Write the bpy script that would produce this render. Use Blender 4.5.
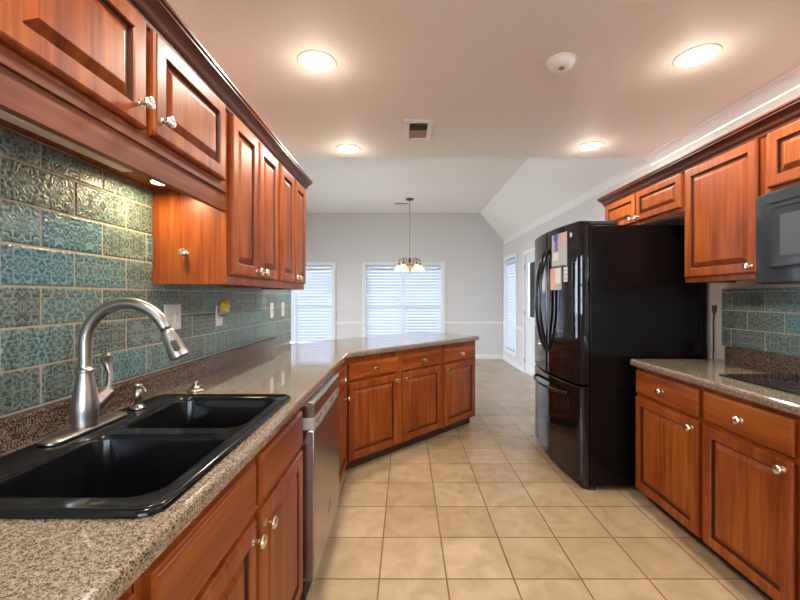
import bpy, bmesh, math, random
from mathutils import Vector, Matrix
random.seed(7)
PI = math.pi
for o in list(bpy.data.objects): bpy.data.objects.remove(o)
sc = bpy.context.scene
COL = sc.collection

# ------------------------------------------------------------------ camera, world, light, exposure
F = 390.0
cam_d = bpy.data.cameras.new('camera'); cam = bpy.data.objects.new('camera', cam_d); COL.objects.link(cam)
cam_d.sensor_width = 36; cam_d.lens = F / 800 * 36; cam_d.shift_y = -3.0 / 800; cam_d.shift_x = -6.0 / 800
cam_d.clip_start = .02
cam.location = (0, 0, 1.32); cam.rotation_euler = (PI / 2, 0, 0)
sc.camera = cam
vs = sc.view_settings
vs.view_transform = 'Standard'; vs.look = 'None'; vs.gamma = 1; vs.use_curve_mapping = False
vs.exposure = 0.13
w = bpy.data.worlds.new('sky'); sc.world = w; w.use_nodes = True
bg = w.node_tree.nodes['Background']
bg.inputs[0].default_value = (.80, .89, 1.0, 1); bg.inputs[1].default_value = 18.5
LAMP_W = 18.0            # watts of each recessed lamp
LAMP_COL = (1, .91, .78)

# ------------------------------------------------------------------ materials
def newmat(name):
    m = bpy.data.materials.new(name); m.use_nodes = True
    nt = m.node_tree; b = nt.nodes['Principled BSDF']
    return m, nt, b
def simple(name, col, rough=.5, metal=0, emit=0, ecol=None, coat=0, spec=None):
    m, nt, b = newmat(name)
    b.inputs['Base Color'].default_value = (*col, 1); b.inputs['Roughness'].default_value = rough
    b.inputs['Metallic'].default_value = metal; b.inputs['Coat Weight'].default_value = coat
    if spec is not None: b.inputs['Specular IOR Level'].default_value = spec
    n = nt.nodes.new('ShaderNodeTexNoise'); n.inputs['Scale'].default_value = 60
    mr = nt.nodes.new('ShaderNodeMapRange'); vr = .03 if rough > .2 else .006; mr.inputs[3].default_value = max(0, rough - vr); mr.inputs[4].default_value = rough + vr
    tc = nt.nodes.new('ShaderNodeTexCoord')
    nt.links.new(tc.outputs['Object'], n.inputs['Vector'])
    nt.links.new(n.outputs['Fac'], mr.inputs[0]); nt.links.new(mr.outputs[0], b.inputs['Roughness'])
    if emit:
        b.inputs['Emission Color'].default_value = (*(ecol or col), 1); b.inputs['Emission Strength'].default_value = emit
    return m
def ramp(nt, pts):
    r = nt.nodes.new('ShaderNodeValToRGB'); e = r.color_ramp.elements
    while len(e) < len(pts): e.new(.5)
    for k, (p, c) in enumerate(pts): e[k].position = p; e[k].color = (*c, 1)
    return r
def mathn(nt, op, a, b=None, c=None):
    n = nt.nodes.new('ShaderNodeMath'); n.operation = op
    for k, v in enumerate((a, b, c)):
        if v is None: continue
        if isinstance(v, (int, float)): n.inputs[k].default_value = v
        else: nt.links.new(v, n.inputs[k])
    return n.outputs[0]
def bump(nt, b, h, strength, dist=.002):
    bp = nt.nodes.new('ShaderNodeBump'); bp.inputs['Strength'].default_value = strength; bp.inputs['Distance'].default_value = dist
    nt.links.new(h, bp.inputs['Height']); nt.links.new(bp.outputs[0], b.inputs['Normal'])

def wood(name, axis, cols, rough=.40):
    m, nt, b = newmat(name); L = nt.links.new
    tc = nt.nodes.new('ShaderNodeTexCoord'); oi = nt.nodes.new('ShaderNodeObjectInfo')
    add = nt.nodes.new('ShaderNodeVectorMath'); add.operation = 'ADD'
    sc_ = nt.nodes.new('ShaderNodeVectorMath'); sc_.operation = 'SCALE'; sc_.inputs[0].default_value = (7, 3, 5)
    L(oi.outputs['Random'], sc_.inputs['Scale']); L(tc.outputs['Object'], add.inputs[0]); L(sc_.outputs[0], add.inputs[1])
    mp = nt.nodes.new('ShaderNodeMapping')
    s = [26, 26, 26]; s[axis] = 1.6; mp.inputs['Scale'].default_value = s
    L(add.outputs[0], mp.inputs[0])
    n1 = nt.nodes.new('ShaderNodeTexNoise'); n1.inputs['Scale'].default_value = 1.0; n1.inputs['Detail'].default_value = 7; n1.inputs['Distortion'].default_value = .9
    L(mp.outputs[0], n1.inputs['Vector'])
    mp2 = nt.nodes.new('ShaderNodeMapping'); s2 = [170, 170, 170]; s2[axis] = 6; mp2.inputs['Scale'].default_value = s2
    L(add.outputs[0], mp2.inputs[0])
    n2 = nt.nodes.new('ShaderNodeTexNoise'); n2.inputs['Scale'].default_value = 1.0; n2.inputs['Detail'].default_value = 3
    L(mp2.outputs[0], n2.inputs['Vector'])
    mp3 = nt.nodes.new('ShaderNodeMapping'); s3 = [4, 4, 4]; s3[axis] = 1.2; mp3.inputs['Scale'].default_value = s3
    L(add.outputs[0], mp3.inputs[0])
    n3 = nt.nodes.new('ShaderNodeTexNoise'); n3.inputs['Scale'].default_value = 1.0; n3.inputs['Detail'].default_value = 2
    L(mp3.outputs[0], n3.inputs['Vector'])
    v = mathn(nt, 'MULTIPLY', n1.outputs['Fac'], .5); v = mathn(nt, 'MULTIPLY_ADD', n2.outputs['Fac'], .2, v)
    v = mathn(nt, 'MULTIPLY_ADD', n3.outputs['Fac'], .3, v)
    r = ramp(nt, [(.34, cols[0]), (.5, cols[1]), (.66, cols[2])]); L(v, r.inputs[0]); L(r.outputs[0], b.inputs['Base Color'])
    b.inputs['Roughness'].default_value = rough; b.inputs['Coat Weight'].default_value = .04; b.inputs['Coat Roughness'].default_value = .22; b.inputs['Specular IOR Level'].default_value = .3
    bump(nt, b, n2.outputs['Fac'], .12, .001)
    return m
WC = [(.115, .019, .003), (.245, .050, .007), (.37, .108, .016)]
M = {}
M['wood'] = wood('cherry_wood', 2, WC)
M['wood_x'] = wood('cherry_wood_across', 0, WC)
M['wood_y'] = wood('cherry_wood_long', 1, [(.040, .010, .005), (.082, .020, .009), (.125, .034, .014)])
M['wood_v'] = wood('cherry_wood_valance', 0, [(.075, .016, .006), (.165, .040, .013), (.25, .072, .024)])
M['pale_board'] = simple('pale_board', (.52, .44, .32), .5)
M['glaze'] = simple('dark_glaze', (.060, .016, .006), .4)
M['toe'] = simple('toe_kick_wood', (.045, .018, .010), .55)
M['nickel'] = simple('brushed_nickel', (.62, .58, .53), .28, 1)
M['knob'] = simple('satin_knob', (.80, .74, .64), .22, 1)
M['brushed'] = simple('faucet_nickel', (.42, .39, .36), .33, 1)
M['brushed_dark'] = simple('spray_button', (.02, .02, .02), .4)
M['black_gloss'] = simple('black_gloss', (.005, .005, .006), .03, 0)
M['black_side'] = simple('black_side', (.004, .003, .003), .22, spec=.2)
M['black_matte'] = simple('black_matte', (.012, .012, .013), .55)
M['micro'] = simple('microwave_black', (.032, .038, .045), .14)
M['micro_glass'] = simple('microwave_glass', (.09, .10, .11), .08)
M['sink'] = simple('black_sink', (.005, .005, .006), .14, spec=.3)
M['cooktop'] = simple('cooktop_glass', (.008, .009, .010), .05)
M['white_trim'] = simple('white_trim', (.76, .74, .70), .55)
M['white_plastic'] = simple('white_plastic', (.74, .71, .66), .35)
M['door_white'] = simple('door_white', (.78, .77, .74), .35)
def slat_mat():
    m, nt, b = newmat('blind_slat'); b.inputs['Base Color'].default_value = (.60, .625, .665, 1); b.inputs['Roughness'].default_value = .5
    tr = nt.nodes.new('ShaderNodeBsdfTranslucent'); tr.inputs[0].default_value = (.86, .89, .93, 1); mx = nt.nodes.new('ShaderNodeMixShader'); mx.inputs[0].default_value = .010
    nt.links.new(b.outputs[0], mx.inputs[1]); nt.links.new(tr.outputs[0], mx.inputs[2]); nt.links.new(mx.outputs[0], nt.nodes['Material Output'].inputs[0]); return m
M['slat'] = slat_mat()
M['vent'] = simple('vent_white', (.88, .86, .83), .45)
M['vent_dark'] = simple('vent_dark', (.07, .06, .055), .6)
M['damper'] = simple('damper_tan', (.40, .23, .13), .6)
M['bronze'] = simple('bronze', (.16, .085, .045), .35, .9)
M['brass'] = simple('brass', (.62, .38, .12), .3, .9)
M['shade'] = simple('lamp_glass', (.93, .86, .70), .35, emit=.55, ecol=(1, .84, .55))
M['lens'] = simple('lamp_lens', (1, .95, .88), .4, emit=6, ecol=(1, .93, .82))
M['puck'] = simple('puck_lens', (1, .95, .85), .4, emit=14, ecol=(1, .86, .62))
M['strip'] = simple('light_bar', (.80, .68, .56), .5)
M['yellow'] = simple('yellow_plastic', (.62, .42, .06), .4)
M['grey_plastic'] = simple('grey_plastic', (.26, .23, .18), .4)
M['cord'] = simple('black_rubber', (.01, .01, .01), .5)
M['hinge'] = simple('hinge_steel', (.35, .33, .30), .35, .9)
M['paper'] = simple('paper', (.62, .60, .54), .7)
M['paper_grey'] = simple('paper_grey', (.40, .38, .34), .7)
M['paper_pink'] = simple('paper_pink', (.72, .30, .25), .7)
M['paper_orange'] = simple('paper_orange', (.70, .33, .16), .7)
M['paper_black'] = simple('paper_black', (.02, .02, .02), .6)
M['purple'] = simple('purple_ribbon', (.16, .07, .42), .5)
M['ring'] = simple('burner_mark', (.05, .05, .055), .2)
M['button'] = simple('button_dark', (.13, .12, .12), .4)
M['patio'] = simple('patio', (.48, .47, .44), .8)

M['steel'] = simple('stainless', (.42, .40, .385), .26, 1)
M['steel_light'] = simple('control_strip', (.55, .53, .50), .3, .5)

def paint(name, col, sc1=220, strength=.25, rough=.6):
    m, nt, b = newmat(name); L = nt.links.new
    b.inputs['Base Color'].default_value = (*col, 1); b.inputs['Roughness'].default_value = rough
    tc = nt.nodes.new('ShaderNodeTexCoord'); n = nt.nodes.new('ShaderNodeTexNoise'); n.inputs['Scale'].default_value = sc1; n.inputs['Detail'].default_value = 4
    L(tc.outputs['Object'], n.inputs['Vector']); bump(nt, b, n.outputs['Fac'], strength, .004)
    return m
M['wall'] = paint('wall_paint', (.64, .60, .56), 150, .12)
M['kwall'] = paint('kitchen_wall_paint', (.66, .63, .58), 150, .12)
M['ceil'] = paint('kitchen_ceiling_paint', (.86, .80, .725), 70, .8)
M['vault'] = paint('vault_paint', (.80, .75, .68), 90, .3)

def granite():
    m, nt, b = newmat('speckled_granite'); L = nt.links.new
    tc = nt.nodes.new('ShaderNodeTexCoord')
    v = nt.nodes.new('ShaderNodeTexVoronoi'); v.inputs['Scale'].default_value = 430; L(tc.outputs['Object'], v.inputs['Vector'])
    sep = nt.nodes.new('ShaderNodeSeparateColor'); L(v.outputs['Color'], sep.inputs[0])
    n = nt.nodes.new('ShaderNodeTexNoise'); n.inputs['Scale'].default_value = 120; n.inputs['Detail'].default_value = 4; L(tc.outputs['Object'], n.inputs['Vector'])
    x = mathn(nt, 'MULTIPLY', sep.outputs[0], .55); x = mathn(nt, 'MULTIPLY_ADD', n.outputs['Fac'], .75, x)
    r = ramp(nt, [(.30, (.024, .018, .014)), (.45, (.085, .062, .045)), (.57, (.18, .134, .096)), (.72, (.25, .19, .14)), (.92, (.36, .29, .225))])
    L(x, r.inputs[0]); L(r.outputs[0], b.inputs['Base Color']); b.inputs['Roughness'].default_value = .07; b.inputs['IOR'].default_value = 1.62; b.inputs['Coat Weight'].default_value = .5; b.inputs['Coat Roughness'].default_value = .03
    return m
M['granite'] = granite()
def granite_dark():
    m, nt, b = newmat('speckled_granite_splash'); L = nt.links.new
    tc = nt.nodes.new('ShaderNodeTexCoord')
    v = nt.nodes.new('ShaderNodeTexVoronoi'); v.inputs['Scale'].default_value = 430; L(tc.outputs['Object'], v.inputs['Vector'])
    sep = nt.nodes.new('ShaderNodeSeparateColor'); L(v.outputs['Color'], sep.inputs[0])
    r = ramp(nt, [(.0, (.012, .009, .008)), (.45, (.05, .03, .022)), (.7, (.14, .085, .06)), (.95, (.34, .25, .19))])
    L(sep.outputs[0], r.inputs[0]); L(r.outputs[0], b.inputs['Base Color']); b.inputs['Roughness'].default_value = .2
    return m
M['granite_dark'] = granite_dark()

def floor_mat():
    m, nt, b = newmat('floor_tiles'); L = nt.links.new
    tc = nt.nodes.new('ShaderNodeTexCoord'); mp = nt.nodes.new('ShaderNodeMapping')
    s = .315; mp.inputs['Location'].default_value = (-.190 + 10 * s, -2.141 + 10 * s, 0)
    L(tc.outputs['Object'], mp.inputs[0])
    br = nt.nodes.new('ShaderNodeTexBrick'); br.offset = 0; br.squash = 1
    for k, v_ in (('Scale', 1), ('Mortar Size', .0042), ('Mortar Smooth', .25), ('Brick Width', s), ('Row Height', s), ('Bias', 0)): br.inputs[k].default_value = v_
    br.inputs['Color1'].default_value = (.39, .28, .17, 1); br.inputs['Color2'].default_value = (.47, .35, .225, 1); br.inputs['Mortar'].default_value = (.17, .09, .04, 1)
    L(mp.outputs[0], br.inputs['Vector'])
    n = nt.nodes.new('ShaderNodeTexNoise'); n.inputs['Scale'].default_value = 7; n.inputs['Detail'].default_value = 6; n.inputs['Distortion'].default_value = .8
    L(tc.outputs['Object'], n.inputs['Vector'])
    r = ramp(nt, [(.3, (.82, .79, .74)), (.7, (1.08, 1.07, 1.05))]); L(n.outputs['Fac'], r.inputs[0])
    mx = nt.nodes.new('ShaderNodeMix'); mx.data_type = 'RGBA'; mx.blend_type = 'MULTIPLY'; mx.inputs[0].default_value = 1
    L(br.outputs['Color'], mx.inputs[6]); L(r.outputs[0], mx.inputs[7]); L(mx.outputs[2], b.inputs['Base Color'])
    mr = nt.nodes.new('ShaderNodeMapRange'); mr.inputs[3].default_value = .19; mr.inputs[4].default_value = .7
    L(br.outputs['Fac'], mr.inputs[0]); L(mr.outputs[0], b.inputs['Roughness'])
    h = mathn(nt, 'SUBTRACT', 1, br.outputs['Fac']); h = mathn(nt, 'MULTIPLY_ADD', n.outputs['Fac'], .25, h)
    bump(nt, b, h, .5, .002)
    return m
M['floor'] = floor_mat()

def tile_mat():
    # embossed damask tiles: the ornament is drawn in mirrored tile coordinates held in a uv map
    m, nt, b = newmat('embossed_teal_tile'); L = nt.links.new
    uv = nt.nodes.new('ShaderNodeUVMap'); uv.uv_map = 'UVMap'
    sx = nt.nodes.new('ShaderNodeSeparateXYZ'); L(uv.outputs[0], sx.inputs[0])
    u = mathn(nt, 'FRACT', sx.outputs[0]); v = mathn(nt, 'FRACT', sx.outputs[1])
    a = mathn(nt, 'ABSOLUTE', mathn(nt, 'SUBTRACT', u, .5)); c = mathn(nt, 'ABSOLUTE', mathn(nt, 'SUBTRACT', v, .5))
    col = nt.nodes.new('ShaderNodeVertexColor'); col.layer_name = 'tint'
    sp = nt.nodes.new('ShaderNodeSeparateColor'); L(col.outputs[0], sp.inputs[0])
    cb = nt.nodes.new('ShaderNodeCombineXYZ'); L(a, cb.inputs[0]); L(c, cb.inputs[1]); L(mathn(nt, 'MULTIPLY', sp.outputs[2], 9), cb.inputs[2])
    vo = nt.nodes.new('ShaderNodeTexVoronoi'); vo.feature = 'DISTANCE_TO_EDGE'; vo.inputs['Scale'].default_value = 5.2
    ns = nt.nodes.new('ShaderNodeTexNoise'); ns.inputs['Scale'].default_value = 7; ns.inputs['Detail'].default_value = 1
    L(cb.outputs[0], ns.inputs['Vector'])
    ds = nt.nodes.new('ShaderNodeVectorMath'); ds.operation = 'MULTIPLY_ADD'; L(ns.outputs['Color'], ds.inputs[0]); ds.inputs[1].default_value = (.3, .3, .0); L(cb.outputs[0], ds.inputs[2])
    L(ds.outputs[0], vo.inputs['Vector'])
    rad = mathn(nt, 'SQRT', mathn(nt, 'ADD', mathn(nt, 'MULTIPLY', a, a), mathn(nt, 'MULTIPLY', c, c)))
    ang = mathn(nt, 'ARCTAN2', c, a)
    pet = mathn(nt, 'SINE', mathn(nt, 'ADD', mathn(nt, 'MULTIPLY', rad, 36), mathn(nt, 'MULTIPLY', mathn(nt, 'COSINE', mathn(nt, 'MULTIPLY', ang, 8)), 2.6)))
    pet = mathn(nt, 'MULTIPLY_ADD', pet, .5, .5)
    ridge = nt.nodes.new('ShaderNodeMapRange'); ridge.inputs[1].default_value = .0; ridge.inputs[2].default_value = .16; ridge.inputs[3].default_value = 1; ridge.inputs[4].default_value = 0
    L(vo.outputs['Distance'], ridge.inputs[0])
    orn = mathn(nt, 'MULTIPLY_ADD', pet, .45, mathn(nt, 'MULTIPLY', ridge.outputs[0], .6))
    fine = nt.nodes.new('ShaderNodeTexNoise'); fine.inputs['Scale'].default_value = 3.2; fine.inputs['Detail'].default_value = 5
    tc = nt.nodes.new('ShaderNodeTexCoord'); mp = nt.nodes.new('ShaderNodeMapping'); mp.inputs['Scale'].default_value = (3, 3, 3); L(tc.outputs['Object'], mp.inputs[0]); L(mp.outputs[0], fine.inputs['Vector'])
    blot = mathn(nt, 'ADD', mathn(nt, 'MULTIPLY', sp.outputs[0], .55), mathn(nt, 'MULTIPLY', fine.outputs['Fac'], .55))
    base = ramp(nt, [(.15, (.030, .042, .034)), (.42, (.045, .080, .075)), (.62, (.035, .105, .120)), (.85, (.025, .095, .140))]); L(blot, base.inputs[0])
    hi = ramp(nt, [(.15, (.22, .25, .20)), (.5, (.28, .39, .35)), (.85, (.21, .41, .45))]); L(blot, hi.inputs[0])
    dk = nt.nodes.new('ShaderNodeMix'); dk.data_type = 'RGBA'; L(orn, dk.inputs[0]); L(base.outputs[0], dk.inputs[6]); L(hi.outputs[0], dk.inputs[7])
    L(dk.outputs[2], b.inputs['Base Color'])
    b.inputs['Roughness'].default_value = .36; b.inputs['Coat Weight'].default_value = .15; b.inputs['Coat Roughness'].default_value = .2
    bump(nt, b, orn, .5, .003)
    return m
M['tile'] = tile_mat()
M['grout'] = simple('grout', (.50, .40, .29), .8)

def glass_mat():
    m = bpy.data.materials.new('window_glass'); m.use_nodes = True; nt = m.node_tree; nt.nodes.clear()
    o = nt.nodes.new('ShaderNodeOutputMaterial'); mx = nt.nodes.new('ShaderNodeMixShader'); t = nt.nodes.new('ShaderNodeBsdfTransparent'); g = nt.nodes.new('ShaderNodeBsdfGlossy')
    g.inputs['Roughness'].default_value = .02; t.inputs[0].default_value = (.93, .96, 1, 1)
    fr = nt.nodes.new('ShaderNodeFresnel'); fr.inputs[0].default_value = 1.45
    nt.links.new(fr.outputs[0], mx.inputs[0]); nt.links.new(t.outputs[0], mx.inputs[1]); nt.links.new(g.outputs[0], mx.inputs[2]); nt.links.new(mx.outputs[0], o.inputs[0])
    return m
M['glass'] = glass_mat()

# ------------------------------------------------------------------ mesh helpers
class MB:
    def __init__(s): s.bm = bmesh.new()
    def box(s, x0, x1, y0, y1, z0, z1):
        x0, x1 = sorted((x0, x1)); y0, y1 = sorted((y0, y1)); z0, z1 = sorted((z0, z1))
        v = [s.bm.verts.new(p) for p in ((x0,y0,z0),(x1,y0,z0),(x1,y1,z0),(x0,y1,z0),(x0,y0,z1),(x1,y0,z1),(x1,y1,z1),(x0,y1,z1))]
        for f in ((3,2,1,0),(4,5,6,7),(0,1,5,4),(1,2,6,5),(2,3,7,6),(3,0,4,7)): s.bm.faces.new([v[i] for i in f])
        return s
    def loops(s, loops, cap0=True, cap1=True, closed=True):
        rings = [[s.bm.verts.new(p) for p in L] for L in loops]
        for a, b in zip(rings, rings[1:]):
            n = len(a)
            for i in range(n if closed else n - 1):
                j = (i + 1) % n
                s.bm.faces.new((a[i], a[j], b[j], b[i]))
        if cap0 and len(rings[0]) > 2: s.bm.faces.new(list(reversed(rings[0])))
        if cap1 and len(rings[-1]) > 2: s.bm.faces.new(rings[-1])
        return s
    def prism(s, poly, z0, z1):
        return s.loops([[(x, y, z0) for x, y in poly], [(x, y, z1) for x, y in poly]])
    def lathe(s, prof, c=(0,0,0), axis='z', n=24):
        L = []
        for r, h in prof:
            ring = []
            for i in range(n):
                t = 2 * PI * i / n; p = (r * math.cos(t), r * math.sin(t), h)
                if axis == 'y': p = (p[0], -p[2], p[1])     # h measured along -y
                if axis == 'x': p = (p[2], p[0], p[1])
                ring.append((c[0] + p[0], c[1] + p[1], c[2] + p[2]))
            L.append(ring)
        return s.loops(L)
    def tube(s, pts, r, n=12, cap=True, flat=None):
        pts = [Vector(p) for p in pts]; L = []; up = None
        for i, p in enumerate(pts):
            d = (pts[min(i+1, len(pts)-1)] - pts[max(i-1, 0)]).normalized()
            if up is None:
                up = Vector((0,0,1)) if abs(d.z) < .9 else Vector((1,0,0))
            a = d.cross(up).normalized(); up = a.cross(d).normalized()
            rr = r[i] if isinstance(r, (list, tuple)) else r
            L.append([tuple(p + (a * math.cos(2*PI*k/n) * (flat or 1) + up * math.sin(2*PI*k/n)) * rr) for k in range(n)])
        return s.loops(L, cap, cap)
    def rects(s, x0, x1, z0, z1, prof, y=0):
        # nested rectangles: (inset, out) with out measured towards -y
        L = []
        for ins, out in prof:
            L.append([(x0+ins, y-out, z0+ins), (x1-ins, y-out, z0+ins), (x1-ins, y-out, z1-ins), (x0+ins, y-out, z1-ins)])
        return s.loops(L)
    def sweep(s, path, prof, side=1):
        # profile (outward offset, z) swept with mitres along a flat open path
        P = [Vector((p[0], p[1])) for p in path]; L = []
        for i, p in enumerate(P):
            d0 = (P[i] - P[i-1]).normalized() if i else None; d1 = (P[i+1] - P[i]).normalized() if i < len(P)-1 else None
            n0 = Vector((d0.y, -d0.x)) * side if d0 else None; n1 = Vector((d1.y, -d1.x)) * side if d1 else None
            if n0 is None: n = n1
            elif n1 is None: n = n0
            else:
                n = n0 + n1; n = n / (1 + n0.dot(n1))
            L.append([(p.x + n.x*o, p.y + n.y*o, z) for o, z in prof])
        return s.loops(L)
    def build(s, name, mat, parent=None, bevel=0, smooth=False, seg=2):
        bmesh.ops.recalc_face_normals(s.bm, faces=s.bm.faces)
        me = bpy.data.meshes.new(name); s.bm.to_mesh(me); s.bm.free()
        o = bpy.data.objects.new(name, me); COL.objects.link(o)
        me.materials.append(M[mat] if isinstance(mat, str) else mat)
        if parent is not None: o.parent = parent
        if bevel:
            b = o.modifiers.new('bevel', 'BEVEL'); b.width = bevel; b.segments = seg; b.limit_method = 'ANGLE'; b.angle_limit = math.radians(40)
        if smooth or bevel:
            for p in me.polygons: p.use_smooth = True
            try: me.set_sharp_from_angle(angle=math.radians(42 if smooth else 30))
            except Exception: pass
        return o
def box(name, mat, parent, *a, bevel=.0): return MB().box(*a).build(name, mat, parent, bevel)
def thing(name, label, cat, loc=(0,0,0), rotz=0, group=None):
    o = bpy.data.objects.new(name, None); COL.objects.link(o); o.empty_display_size = .1
    o.location = loc; o.rotation_euler = (0, 0, rotz); return tag(o, label, cat, group)
def tag(o, label, cat, group=None):
    o['label'] = label; o['category'] = cat
    if group: o['group'] = group
    return o
def struct(o): o['kind'] = 'structure'; return o
def rrect(x0, x1, y0, y1, r, n=6):
    P = []
    for cx, cy, a in ((x1-r, y1-r, 0), (x0+r, y1-r, PI/2), (x0+r, y0+r, PI), (x1-r, y0+r, 1.5*PI)):
        for k in range(n+1):
            t = a + PI/2*k/n; P.append((cx + r*math.cos(t), cy + r*math.sin(t)))
    return P
def inset_poly(P, d):
    # P counter-clockwise; moves each side inwards by d
    out = []; n = len(P)
    for i in range(n):
        a, b, c = Vector(P[i-1]), Vector(P[i]), Vector(P[(i+1) % n])
        d0 = (b-a).normalized(); d1 = (c-b).normalized()
        n0 = Vector((-d0.y, d0.x)); n1 = Vector((-d1.y, d1.x)); m = (n0+n1) / (1 + n0.dot(n1))
        out.append((b.x + m.x*d, b.y + m.y*d))
    return out
def slab(mb, outer, holes, prof, z_bot):
    # outer polygon with a lofted edge profile [(inset, z)...] from bottom to top; flat top and bottom with holes
    bm = mb.bm
    rings = [[bm.verts.new((x, y, z)) for x, y in inset_poly(outer, i)] for i, z in prof]
    for a, b in zip(rings, rings[1:]):
        for k in range(len(a)): bm.faces.new((a[k], a[(k+1) % len(a)], b[(k+1) % len(a)], b[k]))
    ztop = prof[-1][1]
    for ring, z in ((rings[0], prof[0][1]), (rings[-1], ztop)):
        edges = [bm.edges.get((ring[k], ring[(k+1) % len(ring)])) for k in range(len(ring))]
        for h in holes:
            hv = [bm.verts.new((x, y, z)) for x, y in h]
            for k in range(len(hv)): edges.append(bm.edges.new((hv[k], hv[(k+1) % len(hv)])))
        bmesh.ops.triangle_fill(bm, use_beauty=True, edges=edges)
    for h in holes:
        a = [(x, y, prof[0][1]) for x, y in h]; b = [(x, y, ztop) for x, y in h]
        mb.loops([b, a], False, False)
    bmesh.ops.remove_doubles(bm, verts=bm.verts, dist=1e-5)
    return mb
def holed(mb, plane, p0, p1, a0, a1, b0, b1, holes):
    # wall block with rectangular openings; plane 'x' or 'y', thickness p0..p1, extents a (along) and b (height)
    A = sorted({a0, a1, *[h[0] for h in holes], *[h[1] for h in holes]}); B = sorted({b0, b1, *[h[2] for h in holes], *[h[3] for h in holes]})
    for i in range(len(A)-1):
        run = None
        for j in range(len(B)-1):
            ca, cb = (A[i]+A[i+1])/2, (B[j]+B[j+1])/2
            if any(h[0] < ca < h[1] and h[2] < cb < h[3] for h in holes): continue
            if plane == 'y': mb.box(A[i], A[i+1], p0, p1, B[j], B[j+1])
            else: mb.box(p0, p1, A[i], A[i+1], B[j], B[j+1])
    bmesh.ops.remove_doubles(mb.bm, verts=mb.bm.verts, dist=1e-5)
    return mb

# ------------------------------------------------------------------ the setting
XL, XR, YB = -1.08, 2.07, 8.30      # kitchen left wall, right wall, far wall
CZ, VZ, SZ = 2.50, 3.11, 2.53       # kitchen ceiling, vault, wall height under the slopes
YH, YK = 3.30, -2.6                 # edge of the low ceiling, wall behind the viewer
XD = -3.7
struct(box('floor', 'floor', None, XD-.15, XR+.15, YK-.15, YB+.15, -.1, 0))
struct(box('ground', 'patio', None, -30, 30, -25, 30, -.6, -.3))
struct(box('ceiling', 'ceil', None, XD-.15, XR+.15, YK-.15, YH, CZ, VZ+.15))
# vaulted ceiling of the dining room
mb = MB()
prof = [(XD, SZ-.1), (XD, SZ), (XD+.6, VZ), (1.575, VZ), (XR, SZ), (XR, SZ-.1), (XR+.15, SZ-.1), (XR+.15, VZ+.15), (XD-.15, VZ+.15), (XD-.15, SZ-.1)]
def fan(ys):
    return [[(x, y, z) for x, z in prof] for y in ys]
mb.loops(fan((YH, YB+.15)))
struct(mb.build('ceiling_vault', 'vault'))
far_holes = [(-.87, .76, .30, 2.0), (-3.14, -1.57, .30, 2.0)]
struct(holed(MB(), 'y', YB, YB+.15, XD-.15, XR+.15, 0, VZ, far_holes).build('wall_far', 'wall'))
right_holes = [(7.32, 8.14, .27, 2.08), (5.93, 6.78, 0, 2.05)]
struct(holed(MB(), 'x', XR, XR+.15, YK, YB, 0, SZ-.1, right_holes).build('wall_right', 'wall'))
struct(box('wall_left', 'kwall', None, XL-.15, XL, YK, 3.64, 0, CZ))
struct(box('wall_left_end', 'kwall', None, XL-.15, XL, YH, 3.64, CZ, VZ))
struct(box('wall_partition', 'wall', None, XD, XL-.15, 3.5, 3.64, 0, VZ))
struct(holed(MB(), 'x', XD-.15, XD, YK, YB, 0, SZ-.1, [(4.3, 5.9, .1, 2.15), (6.1, 7.7, .1, 2.15)]).build('wall_dining_left', 'wall'))
back_holes = [(-.75, 1.55, .95, 2.15)]
struct(holed(MB(), 'y', YK-.15, YK, XD-.15, XR+.15, 0, CZ, back_holes).build('wall_back', 'kwall'))
# trims
cp = [(0, CZ-.065), (.006, CZ-.065), (.010, CZ-.055), (.022, CZ-.048), (.028, CZ-.035), (.052, CZ-.016), (.060, CZ-.012), (.066, CZ-.010), (.066, CZ), (0, CZ)]
struct(MB().sweep([(XR, YK), (XR, YH)], cp, -1).build('trim_1', 'white_trim', smooth=True))
bp_ = [(0, 0), (.016, 0), (.016, .075), (.010, .088), (.006, .095), (0, .095)]
struct(MB().sweep([(XD, YB), (XR, YB)], bp_, 1).build('baseboard_far', 'white_trim'))
struct(MB().sweep([(XR, YB), (XR, 6.86)], bp_, 1).build('baseboard_right', 'white_trim'))
struct(MB().sweep([(XR, 5.85), (XR, 3.56)], bp_, 1).build('baseboard_right_near', 'white_trim'))
cr = [(0, .72), (.012, .72), (.016, .735), (.022, .75), (.022, .775), (.012, .79), (0, .79)]
for nm, x0, x1 in (('trim_2', .83, XR), ('trim_3', -1.50, -.94), ('trim_4', XD, -3.21)):
    struct(MB().sweep([(x0, YB), (x1, YB)], cr, 1).build(nm, 'white_trim'))
struct(MB().sweep([(XR, YB), (XR, 8.22)], cr, 1).build('trim_5', 'white_trim'))
struct(MB().sweep([(XR, 7.24), (XR, 6.86)], cr, 1).build('trim_6', 'white_trim'))

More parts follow.
